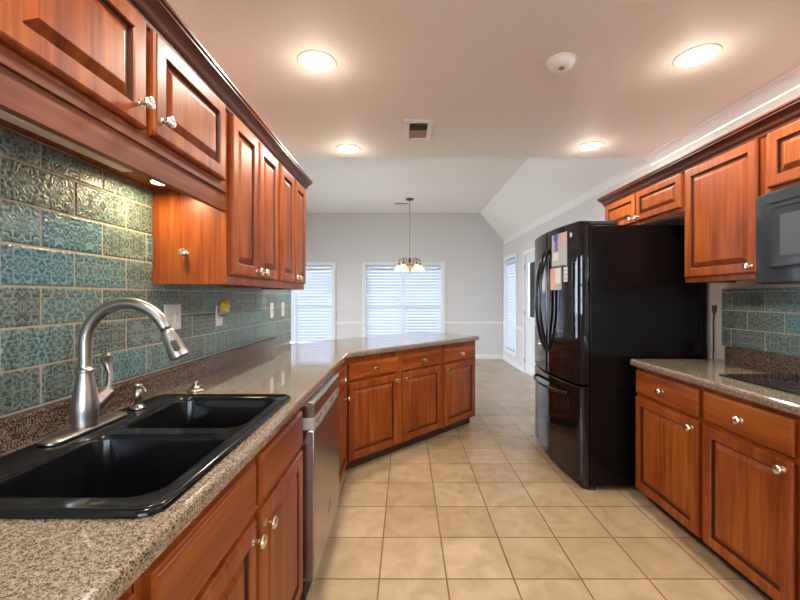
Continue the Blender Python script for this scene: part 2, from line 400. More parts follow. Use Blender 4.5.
# windows: local x across, local -y into the room, z up
def window(name, loc, rotz, x0, x1, z0, z1, mull=None, depth=.15, rail=1.15, blinds=True, label=''):
    e = bpy.data.objects.new(name, None); COL.objects.link(e); e.location = loc; e.rotation_euler = (0,0,rotz); struct(e)
    m = MB(); t = .07
    for a in ((x0-t, x0, 0, 0, z0-t, z1+t), (x1, x1+t, 0, 0, z0-t, z1+t), (x0, x1, 0, 0, z1, z1+t), (x0, x1, 0, 0, z0-t, z0)):
        m.box(a[0], a[1], -.018, 0, a[4], a[5])
    m.build('casing', 'white_trim', e, .004)
    m = MB(); f = .035
    m.box(x0, x0+f, .075, .12, z0, z1).box(x1-f, x1, .07, .12, z0, z1).box(x0+f, x1-f, .07, .12, z0, z0+f).box(x0+f, x1-f, .07, .12, z1-f, z1)
    if mull is not None: m.box(mull-.04, mull+.04, .072, .12, z0+f, z1-f)
    m.build('window_frame', 'white_trim', e, .002)
    spans = [(x0+f, x1-f)] if mull is None else [(x0+f, mull-.04), (mull+.04, x1-f)]
    for a, b in spans:
        if rail: box('sash_rail', 'white_trim', e, a, b, .075, .115, rail-.02, rail+.02)
        m = MB()
        n = 3 if b-a > .5 else 2
        for k in range(1, n):
            xx = a + (b-a)*k/n; m.box(xx-.008, xx+.008, .09, .10, z0+f, z1-f)
        for zz in ((z0+rail)/2, (z1+rail)/2) if rail else (): m.box(a, b, .09, .10, zz-.008, zz+.008)
        m.build('muntin', 'white_trim', e)
        box('pane', 'glass', e, a, b, .095, .098, z0+f, z1-f)
    return e, spans
def blind(loc, rotz, a, b, z0, z1, label):
    t = thing('window_blind', label, 'blind', loc, rotz, 'white horizontal window blinds')
    box('head_rail', 'slat', t, a-.015, b+.015, .012, .060, z1-.05, z1-.004, bevel=.003)
    m = MB(); z = z1-.085; tl = math.radians(62); hw = .038
    while z > z0+.05:
        dy, dz = hw*math.cos(tl), hw*math.sin(tl)
        sec = []
        for q in range(7):       # curved slat section, convex towards the room
            u_ = -1 + q/3; bo = .007*(1-u_*u_)
            sec.append((.036 + dy*u_ - bo*math.sin(tl), z + dz*u_ + bo*math.cos(tl)))
        sec2 = [(y_+.0012, z_-.0008) for y_, z_ in reversed(sec)]
        m.loops([[(xx, y_, z_) for y_, z_ in sec+sec2] for xx in (a-.015, b+.015)])
        z -= .063
    m.build('slats', 'slat', t, smooth=True)
    box('bottom_rail', 'slat', t, a-.015, b+.015, .022, .048, z0+.008, z0+.03, bevel=.003)
    m = MB()
    for xx in (a+.1, b-.1): m.box(xx-.0015, xx+.0015, .004, .0055, z0+.02, z1-.04)
    m.build('ladder_cord', 'slat', t)
    return t
L2 = ['white horizontal blind over left half of the middle far window', 'white horizontal blind over right half of the middle far window']
L1 = ['white horizontal blind far left, mostly hidden behind the wall cabinets', 'white horizontal blind of left window beside the tall wall cabinets']
_, sp = window('window_1', (0, YB, 0), 0, -.87, .76, .30, 2.0, mull=-.055)
for (a, b), lb in zip(sp, L2): blind((0, YB, 0), 0, a, b, .31, 1.995, lb)
_, sp = window('window_2', (0, YB, 0), 0, -3.14, -1.57, .30, 2.0, mull=-2.355)
for (a, b), lb in zip(sp, L1): blind((0, YB, 0), 0, a, b, .31, 1.995, lb)
_, sp = window('window_3', (XR, 8.14, 0), -PI/2, 0, .82, .27, 2.08, rail=1.15)
blind((XR, 8.14, 0), -PI/2, sp[0][0], sp[0][1], .28, 2.07, 'narrow white blind on the right wall window near far corner')
window('window_added_4', (1.55, YK, 0), PI, 0, 2.3, .95, 2.15, mull=1.15, rail=1.55)  # unseen window added behind the viewer to even out the light
window('window_added_5', (XD, 4.3, 0), PI/2, 0, 1.6, .1, 2.15, mull=.8, rail=0)  # unseen glazing added to bring daylight into the dining room
window('window_added_6', (XD, 6.1, 0), PI/2, 0, 1.6, .1, 2.15, mull=.8, rail=0)  # second unseen window, added for the same dining room daylight
# patio door on the right wall (local x runs towards the viewer)
d = bpy.data.objects.new('door_1', None); COL.objects.link(d); d.location = (XR, 6.78, 0); d.rotation_euler = (0,0,-PI/2); struct(d)
m = MB(); m.box(-.07, 0, -.018, 0, 0, 2.12).box(.85, .92, -.018, 0, 0, 2.12).box(0, .85, -.018, 0, 2.05, 2.12); m.build('casing', 'white_trim', d, .003)
m = MB(); holed(m, 'y', .006, .045, .006, .844, .01, 2.04, [(.14, .71, .98, 1.90), (.14, .38, .16, .80), (.47, .71, .16, .80)])
m.build('door_leaf', 'door_white', d)
m = MB(); m.rects(.14, .38, .16, .80, [(0, -.035), (0, -.012), (.02, -.012), (.045, -.004)]).rects(.47, .71, .16, .80, [(0, -.035), (0, -.012), (.02, -.012), (.045, -.004)])
m.build('door_panel', 'door_white', d)
box('pane', 'glass', d, .14, .71, .024, .028, .98, 1.90)
for zz in (.22, 1.05, 1.84):
    MB().lathe([(.009, -.045), (.009, .045)], (-.002, -.010, zz), n=10).build('hinge', 'hinge', d, smooth=True)
MB().lathe([(.028, 0), (.028, .006), (.011, .010), (.011, .035), (.026, .042), (.029, .055), (.020, .068)], (.79, .006, .95), 'y', 16).build('door_knob', 'nickel', d, smooth=True)

# ------------------------------------------------------------------ cabinets
DOOR = [(0, 0), (0, .014), (.004, .020), (.009, .022), (.050, .022), (.053, .018), (.055, .007), (.061, .006), (.063, .0065), (.086, .019), (.089, .0195)]
DRAW = [(0, 0), (0, .013), (.003, .017), (.008, .0185), (.011, .0215), (.015, .022)]
KNOB = [(.010, 0), (.010, .002), (.0055, .004), (.005, .014), (.0075, .018), (.0145, .022), (.0165, .027), (.0145, .032), (.008, .0345)]
def knob(parent, x, z, y=-.020):
    MB().lathe([(r*1.12, h*1.05) for r, h in KNOB], (x, y, z), 'y', 18).build('knob', 'knob', parent, smooth=True)
def door(parent, x0, x1, z0, z1, kn=None, prof=None, name='door'):
    pr = DOOR if z1-z0 > .26 else [(i*.86, o) for i, o in DOOR]
    o = MB().rects(x0, x1, z0, z1, pr).build(name, 'wood', parent)
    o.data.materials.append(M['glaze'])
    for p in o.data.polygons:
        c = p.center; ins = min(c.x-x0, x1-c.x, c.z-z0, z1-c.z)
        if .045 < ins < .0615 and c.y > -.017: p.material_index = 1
    if kn: knob(o, *kn)
    return o
def drawer(parent, x0, x1, z0, z1, kn=True):
    o = MB().rects(x0, x1, z0, z1, DRAW).build('drawer_front', 'wood_x', parent)
    if kn: knob(o, (x0+x1)/2, (z0+z1)/2)
    return o
def base_cab(label, loc, rotz, wd, depth, fronts, group='cherry base cabinets', x_extra=0):
    t = thing('base_cabinet', label, 'cabinet', loc, rotz, group)
    m = MB(); s = .018
    m.box(0, s, .02, depth, .09, .873).box(wd-s, wd, .02, depth, .09, .873).box(s, wd-s, .02, depth, .09, .108).box(s, wd-s, depth-.012, depth, .108, .873)
    m.build('carcass', 'wood', t)
    box('face_frame', 'wood', t, 0, wd, 0, .02, .09, .873)
    box('toe_kick', 'toe', t, 0, wd, .075, .09, 0, .09)
    for f in fronts:
        if f[0] == 'd': door(t, *f[1:5], kn=f[5])
        else: drawer(t, *f[1:5], kn=f[5])
    return t
def upper_cab(label, loc, rotz, wd, depth, z0, z1, doors, group='cherry wall cabinets'):
    t = thing('wall_cabinet', label, 'cabinet', loc, rotz, group)
    m = MB(); s = .018
    m.box(0, s, .02, depth, z0, z1).box(wd-s, wd, .02, depth, z0, z1).box(s, wd-s, .02, depth, z0 if z0 > 1.7 else z0+.012, z0+.03).box(s, wd-s, .02, depth, z1-s, z1).box(s, wd-s, depth-.01, depth, z0+.03, z1-s)
    m.build('carcass', 'wood', t)
    box('face_frame', 'wood', t, 0, wd, 0, .02, z0, z1)
    for f in doors: door(t, *f[:4], kn=f[4])
    return t
R90 = PI/2
# left base run
XF = -.45
base_cab('cherry base cabinet nearest the viewer, left of the sink cabinet', (XF, .03, 0), R90, .61, .60,
         [('w', .03, .595, .70, .845, True), ('d', .03, .595, .095, .68, (.56, .63))])
base_cab('wide cherry sink cabinet with two doors under the black sink', (XF, .645, 0), R90, 1.0, .60,
         [('w', .023, .48, .70, .845, False), ('w', .515, .983, .70, .845, False), ('d', .023, .48, .095, .68, (.452, .632)), ('d', .515, .983, .095, .68, (.545, .632))])
base_cab('narrow cherry base cabinet squeezed between dishwasher and peninsula corner', (XF, 2.30, 0), R90, .55, .60,
         [('w', .05, .53, .70, .835, True), ('d', .05, .53, .10, .68, (.46, .60))])
# peninsula at forty five degrees
PC = (XF, 2.878)
def pen(s): return (PC[0] + s*math.cos(PI/4), PC[1] + s*math.sin(PI/4), 0)
base_cab('cherry peninsula cabinet with two drawers above two raised-panel doors', pen(.003), PI/4, 1.10, .60,
         [('w', .018, .527, .70, .825, True), ('w', .58, 1.078, .70, .825, True), ('d', .018, .527, .105, .68, (.497, .632)), ('d', .58, 1.078, .105, .68, (.612, .632))])
base_cab('single-door cherry cabinet at the open end of the peninsula', pen(1.108), PI/4, .545, .60,
         [('w', .028, .515, .70, .825, True), ('d', .028, .515, .105, .68, (.06, .632))])
# right base run
XG = 1.51
base_cab('cherry base cabinet right beside the black refrigerator', (XG, 2.545, 0), -R90, .565, .53,
         [('w', .01, .55, .70, .845, True), ('d', .01, .55, .09, .68, (.515, .64))])
base_cab('cherry base cabinet at right under the cooktop\'s far half', (XG, 1.975, 0), -R90, .49, .53,
         [('w', .015, .472, .70, .845, True), ('d', .015, .472, .09, .68, (.437, .64))])
base_cab('cherry base cabinet cut off by the right edge of the photo', (XG, 1.482, 0), -R90, .49, .53,
         [('w', .004, .472, .70, .845, True), ('d', .004, .472, .09, .68, (.437, .64))])
# left wall cabinets
XU = -.76
t = upper_cab('short cherry wall cabinet above the sink with plain valance below', (XU, .60, 0), R90, 1.043, .308, 1.774, 2.13,
          [(.10, .514, 1.797, 2.108, (.484, 1.86)), (.55, 1.003, 1.797, 2.108, (.582, 1.85))])
MB().box(0, 1.043, 0, .02, 1.68, 1.774).box(0, 1.043, -.007, 0, 1.755, 1.782).build('valance', 'wood_v', t, .002)
t = upper_cab('tall cherry wall cabinet beside the sink, with knob on its side panel', (XU, 1.645, 0), R90, .653, .315, 1.375, 2.13,
          [(.023, .312, 1.415, 2.108, (.285, 1.445)), (.332, .620, 1.415, 2.108, (.36, 1.445))])
MB().lathe([(r*1.0, h) for r, h in KNOB], (0, 0, 0), 'y', 18).build('side_knob', 'knob', t, smooth=True)
k = t.children[-1]; k.rotation_euler = (0, 0, -R90); k.location = (0, .168, 1.506)
t = upper_cab('tall cherry wall cabinet at the far end of the left run', (XU, 2.30, 0), R90, .605, .315, 1.375, 2.13,
          [(.02, .29, 1.415, 2.108, (.263, 1.445)), (.318, .577, 1.415, 2.108, (.345, 1.445))])
CRP = [(0, 2.108), (.006, 2.108), (.010, 2.116), (.010, 2.126), (.018, 2.130), (.022, 2.140), (.030, 2.156), (.043, 2.168), (.048, 2.172), (.048, 2.180), (.054, 2.184), (.054, 2.193), (0, 2.193)]
CRP = [(o+.0005 if o == 0 else o, z) for o, z in CRP]
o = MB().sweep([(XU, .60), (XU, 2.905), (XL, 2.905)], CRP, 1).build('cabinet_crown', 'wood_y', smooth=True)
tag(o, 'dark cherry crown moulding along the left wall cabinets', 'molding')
# right wall cabinets
XV = 1.76
t = upper_cab('short two-door cherry wall cabinet over the refrigerator', (XV, 3.435, 0), -R90, .975, .305, 1.86, 2.13,
          [(.025, .465, 1.89, 2.108, (.435, 1.918)), (.48, .957, 1.89, 2.108, (.51, 1.918))])
box('bottom_panel', 'pale_board', t, .02, .955, .022, .30, 1.8565, 1.8595)
upper_cab('large single-door cherry wall cabinet between refrigerator and microwave', (XV, 2.457, 0), -R90, .542, .305, 1.41, 2.13,
          [(.018, .522, 1.44, 2.108, (.492, 1.475))])
upper_cab('short cherry wall cabinet directly above the microwave', (XV, 1.912, 0), -R90, .77, .305, 1.812, 2.13,
          [(.030, .38, 1.843, 2.108, (.352, 1.87)), (.40, .75, 1.843, 2.108, (.428, 1.87))])
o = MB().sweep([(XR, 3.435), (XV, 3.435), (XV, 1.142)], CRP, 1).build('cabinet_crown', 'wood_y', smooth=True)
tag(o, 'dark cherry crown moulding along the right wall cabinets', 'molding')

# ------------------------------------------------------------------ worktops
EDGE = [(.004, .8755), (.001, .879), (0, .885), (0, .900), (.003, .909), (.009, .9135), (.016, .915)]
SNK = (-1.00, -.455, .71, 1.58)
hole = rrect(SNK[0]+.02, SNK[1]-.02, SNK[2]+.02, SNK[3]-.02, .04)
tip, tipb, back = (.774, 4.050), (.212, 4.612), (-1.078, 3.322)
def soften(P, idx, r):
    out = []
    n = len(P)
    for i, p in enumerate(P):
        if i not in idx: out.append(p); continue
        p = Vector(p); a = (Vector(P[i-1]) - p).normalized(); b = (Vector(P[(i+1) % n]) - p).normalized()
        for k in range(5):
            s = k/4; q0 = p + a*r; q1 = p + b*r
            out.append(tuple((1-s)**2*q0 + 2*s*(1-s)*p + s*s*q1))
    return out
outer = soften([(-1.078, .0), (-.42, .0), (-.42, 2.850), tip, tipb, back], (3, 4), .045)
o = slab(MB(), outer, [list(reversed(hole))], EDGE, .8755).build('granite_worktop', 'granite')
tag(o, 'speckled brown granite worktop running past the sink onto the angled peninsula', 'worktop')
o = slab(MB(), soften([(1.466, .9), (2.068, .9), (2.068, 2.565), (1.466, 2.565)], (3,), .02), [], EDGE, .8755).build('granite_worktop', 'granite')
tag(o, 'speckled granite worktop on the right, beside the refrigerator', 'worktop')
m = MB().sweep([(-1.0705, .0), (-1.0705, 3.11)], [(0, .9155), (.028, .9155), (.028, .985), (.032, .988), (.034, .994), (.030, 1.0), (0, 1.0)], 1)
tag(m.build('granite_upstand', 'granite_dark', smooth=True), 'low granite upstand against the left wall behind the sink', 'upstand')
m = MB().sweep([(2.056, .9), (2.056, 2.49)], [(0, .9155), (.022, .9155), (.022, 1.0), (.018, 1.005), (0, 1.005)], -1)
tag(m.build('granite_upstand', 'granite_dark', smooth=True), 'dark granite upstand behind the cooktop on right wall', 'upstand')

# tiled splashbacks
def tiles(name, label, xw, sgn, y0, y1, ztop, off_even, low=None):
    t = thing(name, label, 'tiles', (xw, (y0+y1)/2, 1.0))
    R = .1155; G = .0030; cy, cz = (y0+y1)/2, 1.0
    m = MB(); m.box(0.0 + sgn*.0004, sgn*.008, y0-cy, y1-cy, 1.006-cz, ztop-cz)
    if low: m.box(sgn*.0004, sgn*.008, low-cy, y1-cy, .9165-cz, 1.006-cz)
    m.build('grout', 'grout', t)
    m = MB(); bm = m.bm; uvl = bm.loops.layers.uv.new('UVMap'); cl = bm.loops.layers.color.new('tint')
    k = -1 if low else 0; z = 1.0035 + k*R
    while z < ztop:
        zb, zt = max(z+G, .918), min(z+R-G, ztop-.001); ys = low if k < 0 else y0
        off = off_even + (0 if k % 2 == 0 else .116)
        n0 = int(math.floor((y0-off)/.232)) - 1; n = n0
        while off + n*.232 < y1:
            a, b = off+n*.232+G, off+(n+1)*.232-G; n += 1
            aa, bb = max(a, ys+.001), min(b, y1-.001)
            if bb-aa < .01 or zt-zb < .008: continue
            tint = (random.random(), random.random(), random.random(), 1)
            if z > 1.55: tint = (tint[0]*.75, tint[1], tint[2], 1)  # shade below the cabinet put into the tint of the upper rows
            be = .004
            ring0 = [(sgn*.0045, aa, zb), (sgn*.0045, bb, zb), (sgn*.0045, bb, zt), (sgn*.0045, aa, zt)]
            ring1 = [(sgn*.0085, aa, zb), (sgn*.0085, bb, zb), (sgn*.0085, bb, zt), (sgn*.0085, aa, zt)]
            ring2 = [(sgn*.0105, aa+be, zb+be), (sgn*.0105, bb-be, zb+be), (sgn*.0105, bb-be, zt-be), (sgn*.0105, aa+be, zt-be)]
            rs = [[bm.verts.new((x, y-cy, zz-cz)) for x, y, zz in rr] for rr in (ring0, ring1, ring2)]
            fs = []
            for p, q in zip(rs, rs[1:]):
                for i in range(4): fs.append(bm.faces.new((p[i], p[(i+1) % 4], q[(i+1) % 4], q[i])))
            fs.append(bm.faces.new(rs[-1]))
            for f in fs:
                for lp in f.loops:
                    y, zz = lp.vert.co.y+cy, lp.vert.co.z+cz
                    lp[uvl].uv = ((y-a)/(b-a)*1.98+.01, min(.99, max(.01, (zz-zb)/(R-2*G))))
                    lp[cl] = tint
        z += R; k += 1
    m.build('tile_field', 'tile', t)
    return t
tiles('tile_splashback', 'teal embossed brick tiles covering the left wall behind the sink', XL, 1, .0, 3.635, 1.771, 1.145, low=3.113)
# tall part only reaches the sink cabinet; beyond it the wall cabinets cover the tiles
tiles('tile_splashback', 'dark teal embossed brick tiles under the microwave at right', XR, -1, .9, 2.548, 1.372, 2.24)

# ------------------------------------------------------------------ sink and faucet
sx0, sx1, sy0, sy1 = SNK
t = thing('kitchen_sink', 'black double-bowl drop-in kitchen sink set in the left worktop', 'sink', ((sx0+sx1)/2, (sy0+sy1)/2, .9155))
cx, cy = (sx0+sx1)/2, (sy0+sy1)/2
def rel(P): return [(x-cx, y-cy) for x, y in P]
bowls = [rrect(-.885, -.497, .765, 1.120, .06), rrect(-.885, -.497, 1.170, 1.535, .06)]
m = MB()
slab(m, rel(rrect(sx0, sx1, sy0, sy1, .045)), [list(reversed(rel(b))) for b in bowls], [(0, .0), (0, .006), (.003, .011), (.009, .014), (.016, .0135), (.022, .011)], 0)
m.build('rim', 'sink', t, smooth=True)
for b in bowls:
    P = rel(b); m = MB()
    Ls = [[(x, y, .0112) for x, y in inset_poly(P, -.001)], [(x, y, .008) for x, y in inset_poly(P, .004)], [(x, y, -.004) for x, y in inset_poly(P, .008)], [(x, y, -.165) for x, y in inset_poly(P, .016)], [(x, y, -.19) for x, y in inset_poly(P, .028)], [(x, y, -.197) for x, y in inset_poly(P, .05)]]
    m.loops(Ls, False, True)
    # underside skin
    Lo = [[(x, y, -.0005) for x, y in P], [(x, y, -.003) for x, y in inset_poly(P, -.004)], [(x, y, -.17) for x, y in inset_poly(P, .006)], [(x, y, -.203) for x, y in inset_poly(P, .04)]]
    m.loops(Lo, False, True)
    m.build('bowl', 'sink', t, smooth=True)
    mx_, my_ = sum(p[0] for p in P)/len(P), sum(p[1] for p in P)/len(P)
    MB().lathe([(.043, 0), (.043, .003), (.036, .003), (.030, .0005), (.0, .0005)][:4], (mx_, my_, -.1975), n=24).build('drain', 'nickel', t, smooth=True)
# faucet
t = thing('faucet', 'brushed nickel gooseneck pull-down faucet on the sink\'s rear ledge', 'faucet', (-.950, 1.155, .9300))
m = MB(); P = rrect(-.031, .031, -.135, .15, .030)
m.loops([[(x, y, 0) for x, y in P], [(x, y, .005) for x, y in P], [(x, y, .009) for x, y in inset_poly(P, .005)]])
m.build('deck_plate', 'brushed', t, smooth=True)
MB().lathe([(.032, .0085), (.033, .014), (.032, .022), (.034, .045), (.0345, .062), (.032, .09), (.0275, .118), (.023, .142), (.021, .158), (.021, .168), (.0255, .171), (.0255, .176), (.021, .179), (.018, .183), (.018, .19)], n=28).build('body', 'brushed', t, smooth=True)
pts = [(0, 0, .182), (0, 0, .21), (0, 0, .25)]
Rr = .121; ang = math.radians(2)
ux, uy = math.cos(ang), math.sin(ang)
for k in range(1, 22):
    a = math.radians(157)*k/21
    rr = Rr*(1-math.cos(a)); pts.append((rr*ux, rr*uy, .250 + Rr*math.sin(a)))
MB().tube(pts, .0168, 20).build('spout', 'brushed', t, smooth=True)
e = Vector(pts[-1]); dd = (Vector(pts[-1]) - Vector(pts[-2])).normalized()
def along(s0): return tuple(e + dd*s0)
MB().tube([along(s) for s in (.0, .004, .008)], [.0150, .0150, .0150], 20).build('spout_collar', 'brushed_dark', t, smooth=True)
hd = MB().tube([along(s) for s in (.008, .010, .02, .04, .06, .085, .095, .098)], [.0165, .0185, .0195, .0215, .0245, .0275, .0275, .023], 20).build('spray_head', 'brushed', t, smooth=True)
nrm = Vector((dd.z, 0, -dd.x)); nrm = nrm if nrm.x > 0 else -nrm
side = Vector((0, -1, 0)); fwd = (side*.8 + nrm*.6).normalized()
wv = dd.cross(fwd).normalized(); fwd2 = wv.cross(dd).normalized()
if fwd2.y > 0: fwd2 = -fwd2
mb_ = MB(); L_ = []
for s, hwid, rad in ((.045, .006, .0225), (.05, .009, .0235), (.075, .009, .0275), (.08, .006, .0278)):
    c0 = e + dd*s + fwd2*(rad-.003)
    L_.append([tuple(c0 + wv*hwid), tuple(c0 + fwd2*.005 + wv*hwid*.8), tuple(c0 + fwd2*.005 - wv*hwid*.8), tuple(c0 - wv*hwid)])
mb_.loops(L_).build('spray_button', 'brushed_dark', hd)
# side lever
MB().tube([(.0, .02, .055), (.006, .05, .075), (.012, .075, .092), (.013, .081, .096)], [.026, .024, .022, .014], 18).build('valve', 'brushed', t, smooth=True)
MB().tube([(.012, .070, .088), (.012, .078, .115), (.008, .088, .143), (-.004, .092, .170), (-.010, .090, .190), (-.004, .086, .205), (.006, .083, .208)], [.012, .009, .0085, .011, .0135, .012, .005], 14).build('lever', 'brushed', t, smooth=True)
# soap dispenser
t = thing('soap_dispenser', 'small nickel soap dispenser pump beside the faucet', 'dispenser', (-.943, 1.372, .9285))
MB().lathe([(.024, 0), (.024, .005), (.018, .010), (.012, .014), (.011, .03), (.014, .034), (.016, .050), (.012, .066), (.009, .070)], n=20).build('body', 'brushed', t, smooth=True)
m = MB().lathe([(.013, .0705), (.016, .074), (.016, .082), (.010, .087)], n=20)
m.build('pump_head', 'brushed', t, smooth=True)
MB().tube([(0, 0, .078), (.025, -.02, .079), (.050, -.040, .076), (.058, -.047, .068)], [.006, .0055, .005, .004], 10).build('nozzle', 'brushed', t, smooth=True)
# air gap cap
t = thing('sink_air_gap', 'low round nickel cap on worktop beyond the sink\'s far corner', 'cap', (-.905, 1.68, .9155))
MB().lathe([(.034, 0), (.034, .006), (.030, .010), (.020, .013), (.017, .022), (.014, .026)], n=24).build('flange', 'brushed', t, smooth=True)
MB().lathe([(.008, .0262), (.007, .034), (.010, .038), (.008, .043)], n=16).build('button', 'brushed', t, smooth=True)

# ------------------------------------------------------------------ dishwasher
t = thing('dishwasher', 'stainless steel dishwasher under the worktop next to the sink cabinet', 'dishwasher', (-.39, 1.662, 0), R90)
box('tub', 'black_matte', t, .004, .616, .065, .64, .10, .872)
m = MB().box(.0, .62, .0, .06, .105, .75); m.build('door_panel', 'steel', t, .006)
m = MB()
m.loops([[(x, .012, .803), (x, -.0, .806), (x, -.0, .862), (x, .010, .872), (x, .06, .872), (x, .06, .803)] for x in (0, .62)])
m.build('top_bar', 'steel', t, .002)
cpn = MB().box(.0, .62, .004, .06, .752, .802).build('control_panel', 'steel_light', t, .002)
for k, xx in enumerate((.06, .10, .14, .25, .36, .40, .44, .55)):
    box('button', 'button', cpn, xx-.009, xx+.009, .0015, .0045, .769, .785, bevel=.001)
box('toe_panel', 'black_matte', t, .01, .61, .045, .062, .01, .104)
fc = bpy.data.curves.new('mark', 'CURVE'); bpy.data.curves.remove(fc)
MB().tube([(.30, -.0008, .235), (.315, -.0008, .25), (.325, -.0008, .262), (.335, -.0008, .268), (.35, -.0008, .285)], [.0012, .003, .002, .0032, .0012], 8).build('maker_mark', 'button', t)

# ------------------------------------------------------------------ refrigerator
FY0, FY1 = 2.645, 3.565
t = thing('refrigerator', 'black glossy french-door refrigerator with bottom freezer drawer', 'refrigerator', (1.245, (FY0+FY1)/2, 0), -R90)
W = FY1-FY0; hw = W/2      # local x from -hw (far) to hw (near); local y 0 = body front, negative towards the room
box('body', 'black_side', t, -hw+.002, hw-.002, .004, .80, .035, 1.81, bevel=.004)
def bow(x):  # door face depth at local x
    s = x/hw; return -(.070 + .052*(1 - s*s))
def slabdoor(x0, x1, z0, z1, name):
    N = 14; r = .014; P = []
    xs = [x0 + (x1-x0)*k/N for k in range(N+1)]
    front = []
    for k, x in enumerate(xs):
        front.append((x, bow(x)))
    a, b = front[0], front[-1]
    front = [(a[0], a[1]+r), (a[0]+r*.3, a[1]+r*.3), (a[0]+r, bow(a[0]+r))] + front[1:-1] + [(b[0]-r, bow(b[0]-r)), (b[0]-r*.3, b[1]+r*.3), (b[0], b[1]+r)]
    P = front + [(x1, -.004), (x0, -.004)]
    c = ((x0+x1)/2, -.05)
    def shr(d): return inset_poly(P, d)
    return MB().loops([[(x, y, z0) for x, y in shr(.006)], [(x, y, z0+.006) for x, y in P], [(x, y, z1-.006) for x, y in P], [(x, y, z1) for x, y in shr(.006)]]).build(name, 'black_gloss', t, smooth=True)
dl = slabdoor(-hw, -.004, .722, 1.838, 'left_door')
dr = slabdoor(.004, hw, .722, 1.838, 'right_door')
fz = slabdoor(-hw, hw, .075, .708, 'freezer_drawer')
def vhandle(par, x):
    pts = []; N = 16
    for k in range(N+1):
        s = k/N; z = .91 + .77*s; o = .068*math.sin(PI*s)**.75 if 0 < s < 1 else 0
        pts.append((x, bow(x) - .006 - o, z))
    MB().tube([(x, bow(x)+.004, .90)] + pts + [(x, bow(x)+.004, 1.69)], .0125, 14).build('handle', 'black_gloss', par, smooth=True)
vhandle(dl, -.040); vhandle(dr, .040)
pts = []; N = 20
for k in range(N+1):
    s = k/N; x = -.33 + .66*s; pts.append((x, bow(x) - .004 - .055*math.sin(PI*s)**.6 if 0 < s < 1 else bow(x), .635))
MB().tube(pts, .012, 14).build('handle', 'black_gloss', fz, smooth=True)
for sx in (-1, 1):
    m = MB().box(min(sx*hw*.985, sx*(hw-.09)), max(sx*hw*.985, sx*(hw-.09)), -.055, .20, 1.811, 1.842)
    for v in m.bm.verts:
        if v.co.y < 0: v.co.y = .002
    m.build('hinge_cover', 'black_matte', t, .008)
    MB().lathe([(.024, 0), (.026, .012), (.020, .030), (.018, .034)], (sx*(hw-.04), .03, 0), n=14).build('foot', 'black_matte', t, smooth=True)
box('base_grille', 'black_matte', t, -hw+.02, hw-.02, -.045, .003, .022, .072)
bx = hw - (2.735-FY0)
MB().lathe([(.018, 0), (.018, .003), (.014, .0045)], (bx, bow(bx)+.0015, 1.756), 'y', 24).build('round_badge', 'nickel', dr, smooth=True)
# papers on the right fridge door (local frame of the fridge, bent to the door)
def paper(name, label, cat, y0, y1, z0, z1, pieces, mat='paper', lift=.0006):
    root = thing(name, label, cat, (1.245, (FY0+FY1)/2, 0), -R90)
    def X(y): return (FY0+FY1)/2 - y
    def sheet(a, b, c, d, mt, nm, o):
        N = 6; m = MB(); L = []
        for k in range(N+1):
            x = X(a) + (X(b)-X(a))*k/N; L.append([(x, bow(x)-o, c), (x, bow(x)-o, d), (x, bow(x)-o-.0006, d), (x, bow(x)-o-.0006, c)])
        m.loops(L).build(nm, mt, root)
    sheet(y1, y0, z0, z1, mat, 'sheet', lift)
    for i, (a, b, c, d, mt, nm) in enumerate(pieces): sheet(a, b, c, d, mt, nm, lift+.0007)
    return root, X
p, X = paper('flyer', 'tall flyer with purple ribbon flowers high on the fridge door', 'flyer', 2.78, 3.005, 1.545, 1.79,
          [(2.855, 2.79, 1.72, 1.785, 'paper_pink', 'printed_heading'), (2.955, 2.91, 1.66, 1.735, 'purple', 'printed_flowers'), (2.985, 2.90, 1.595, 1.655, 'paper', 'photo_block'), (2.885, 2.79, 1.56, 1.68, 'paper_grey', 'text_block'), (3.0, 2.80, 1.546, 1.552, 'paper_black', 'lower_border')], 'paper_grey')
m = MB()
for k in range(6):
    a = PI*k/6 + .3; x0 = X(2.93)
    for s in (1, -1): m.tube([(x0, bow(x0)-.006, 1.765), (x0+.022*math.cos(a)*s, bow(x0)-.011, 1.765+.02*math.sin(a)*s), (x0+.040*math.cos(a)*s, bow(x0)-.006, 1.765+.034*math.sin(a)*s)], [.003, .0065, .002], 6)
m.build('ribbon', 'purple', p, smooth=True)
pcs = []
for r in range(3):
    pcs.append((3.025, 2.955, 1.38+.052*r, 1.428+.052*r, 'paper_orange', 'picture_square'))
pcs.append((2.945, 2.865, 1.42, 1.535, 'paper', 'text_block'))
paper('magnet_calendar', 'sheet with three orange squares below the flyer on fridge', 'calendar', 2.855, 3.035, 1.373, 1.538, pcs, 'paper_grey')
paper('paper_list', 'narrow white paper strip right of the orange-square sheet', 'paper', 2.775, 2.825, 1.43, 1.535,
      [(2.82, 2.78, 1.445+.03*k, 1.457+.03*k, 'paper_grey', 'text_line') for k in range(3)], 'paper')

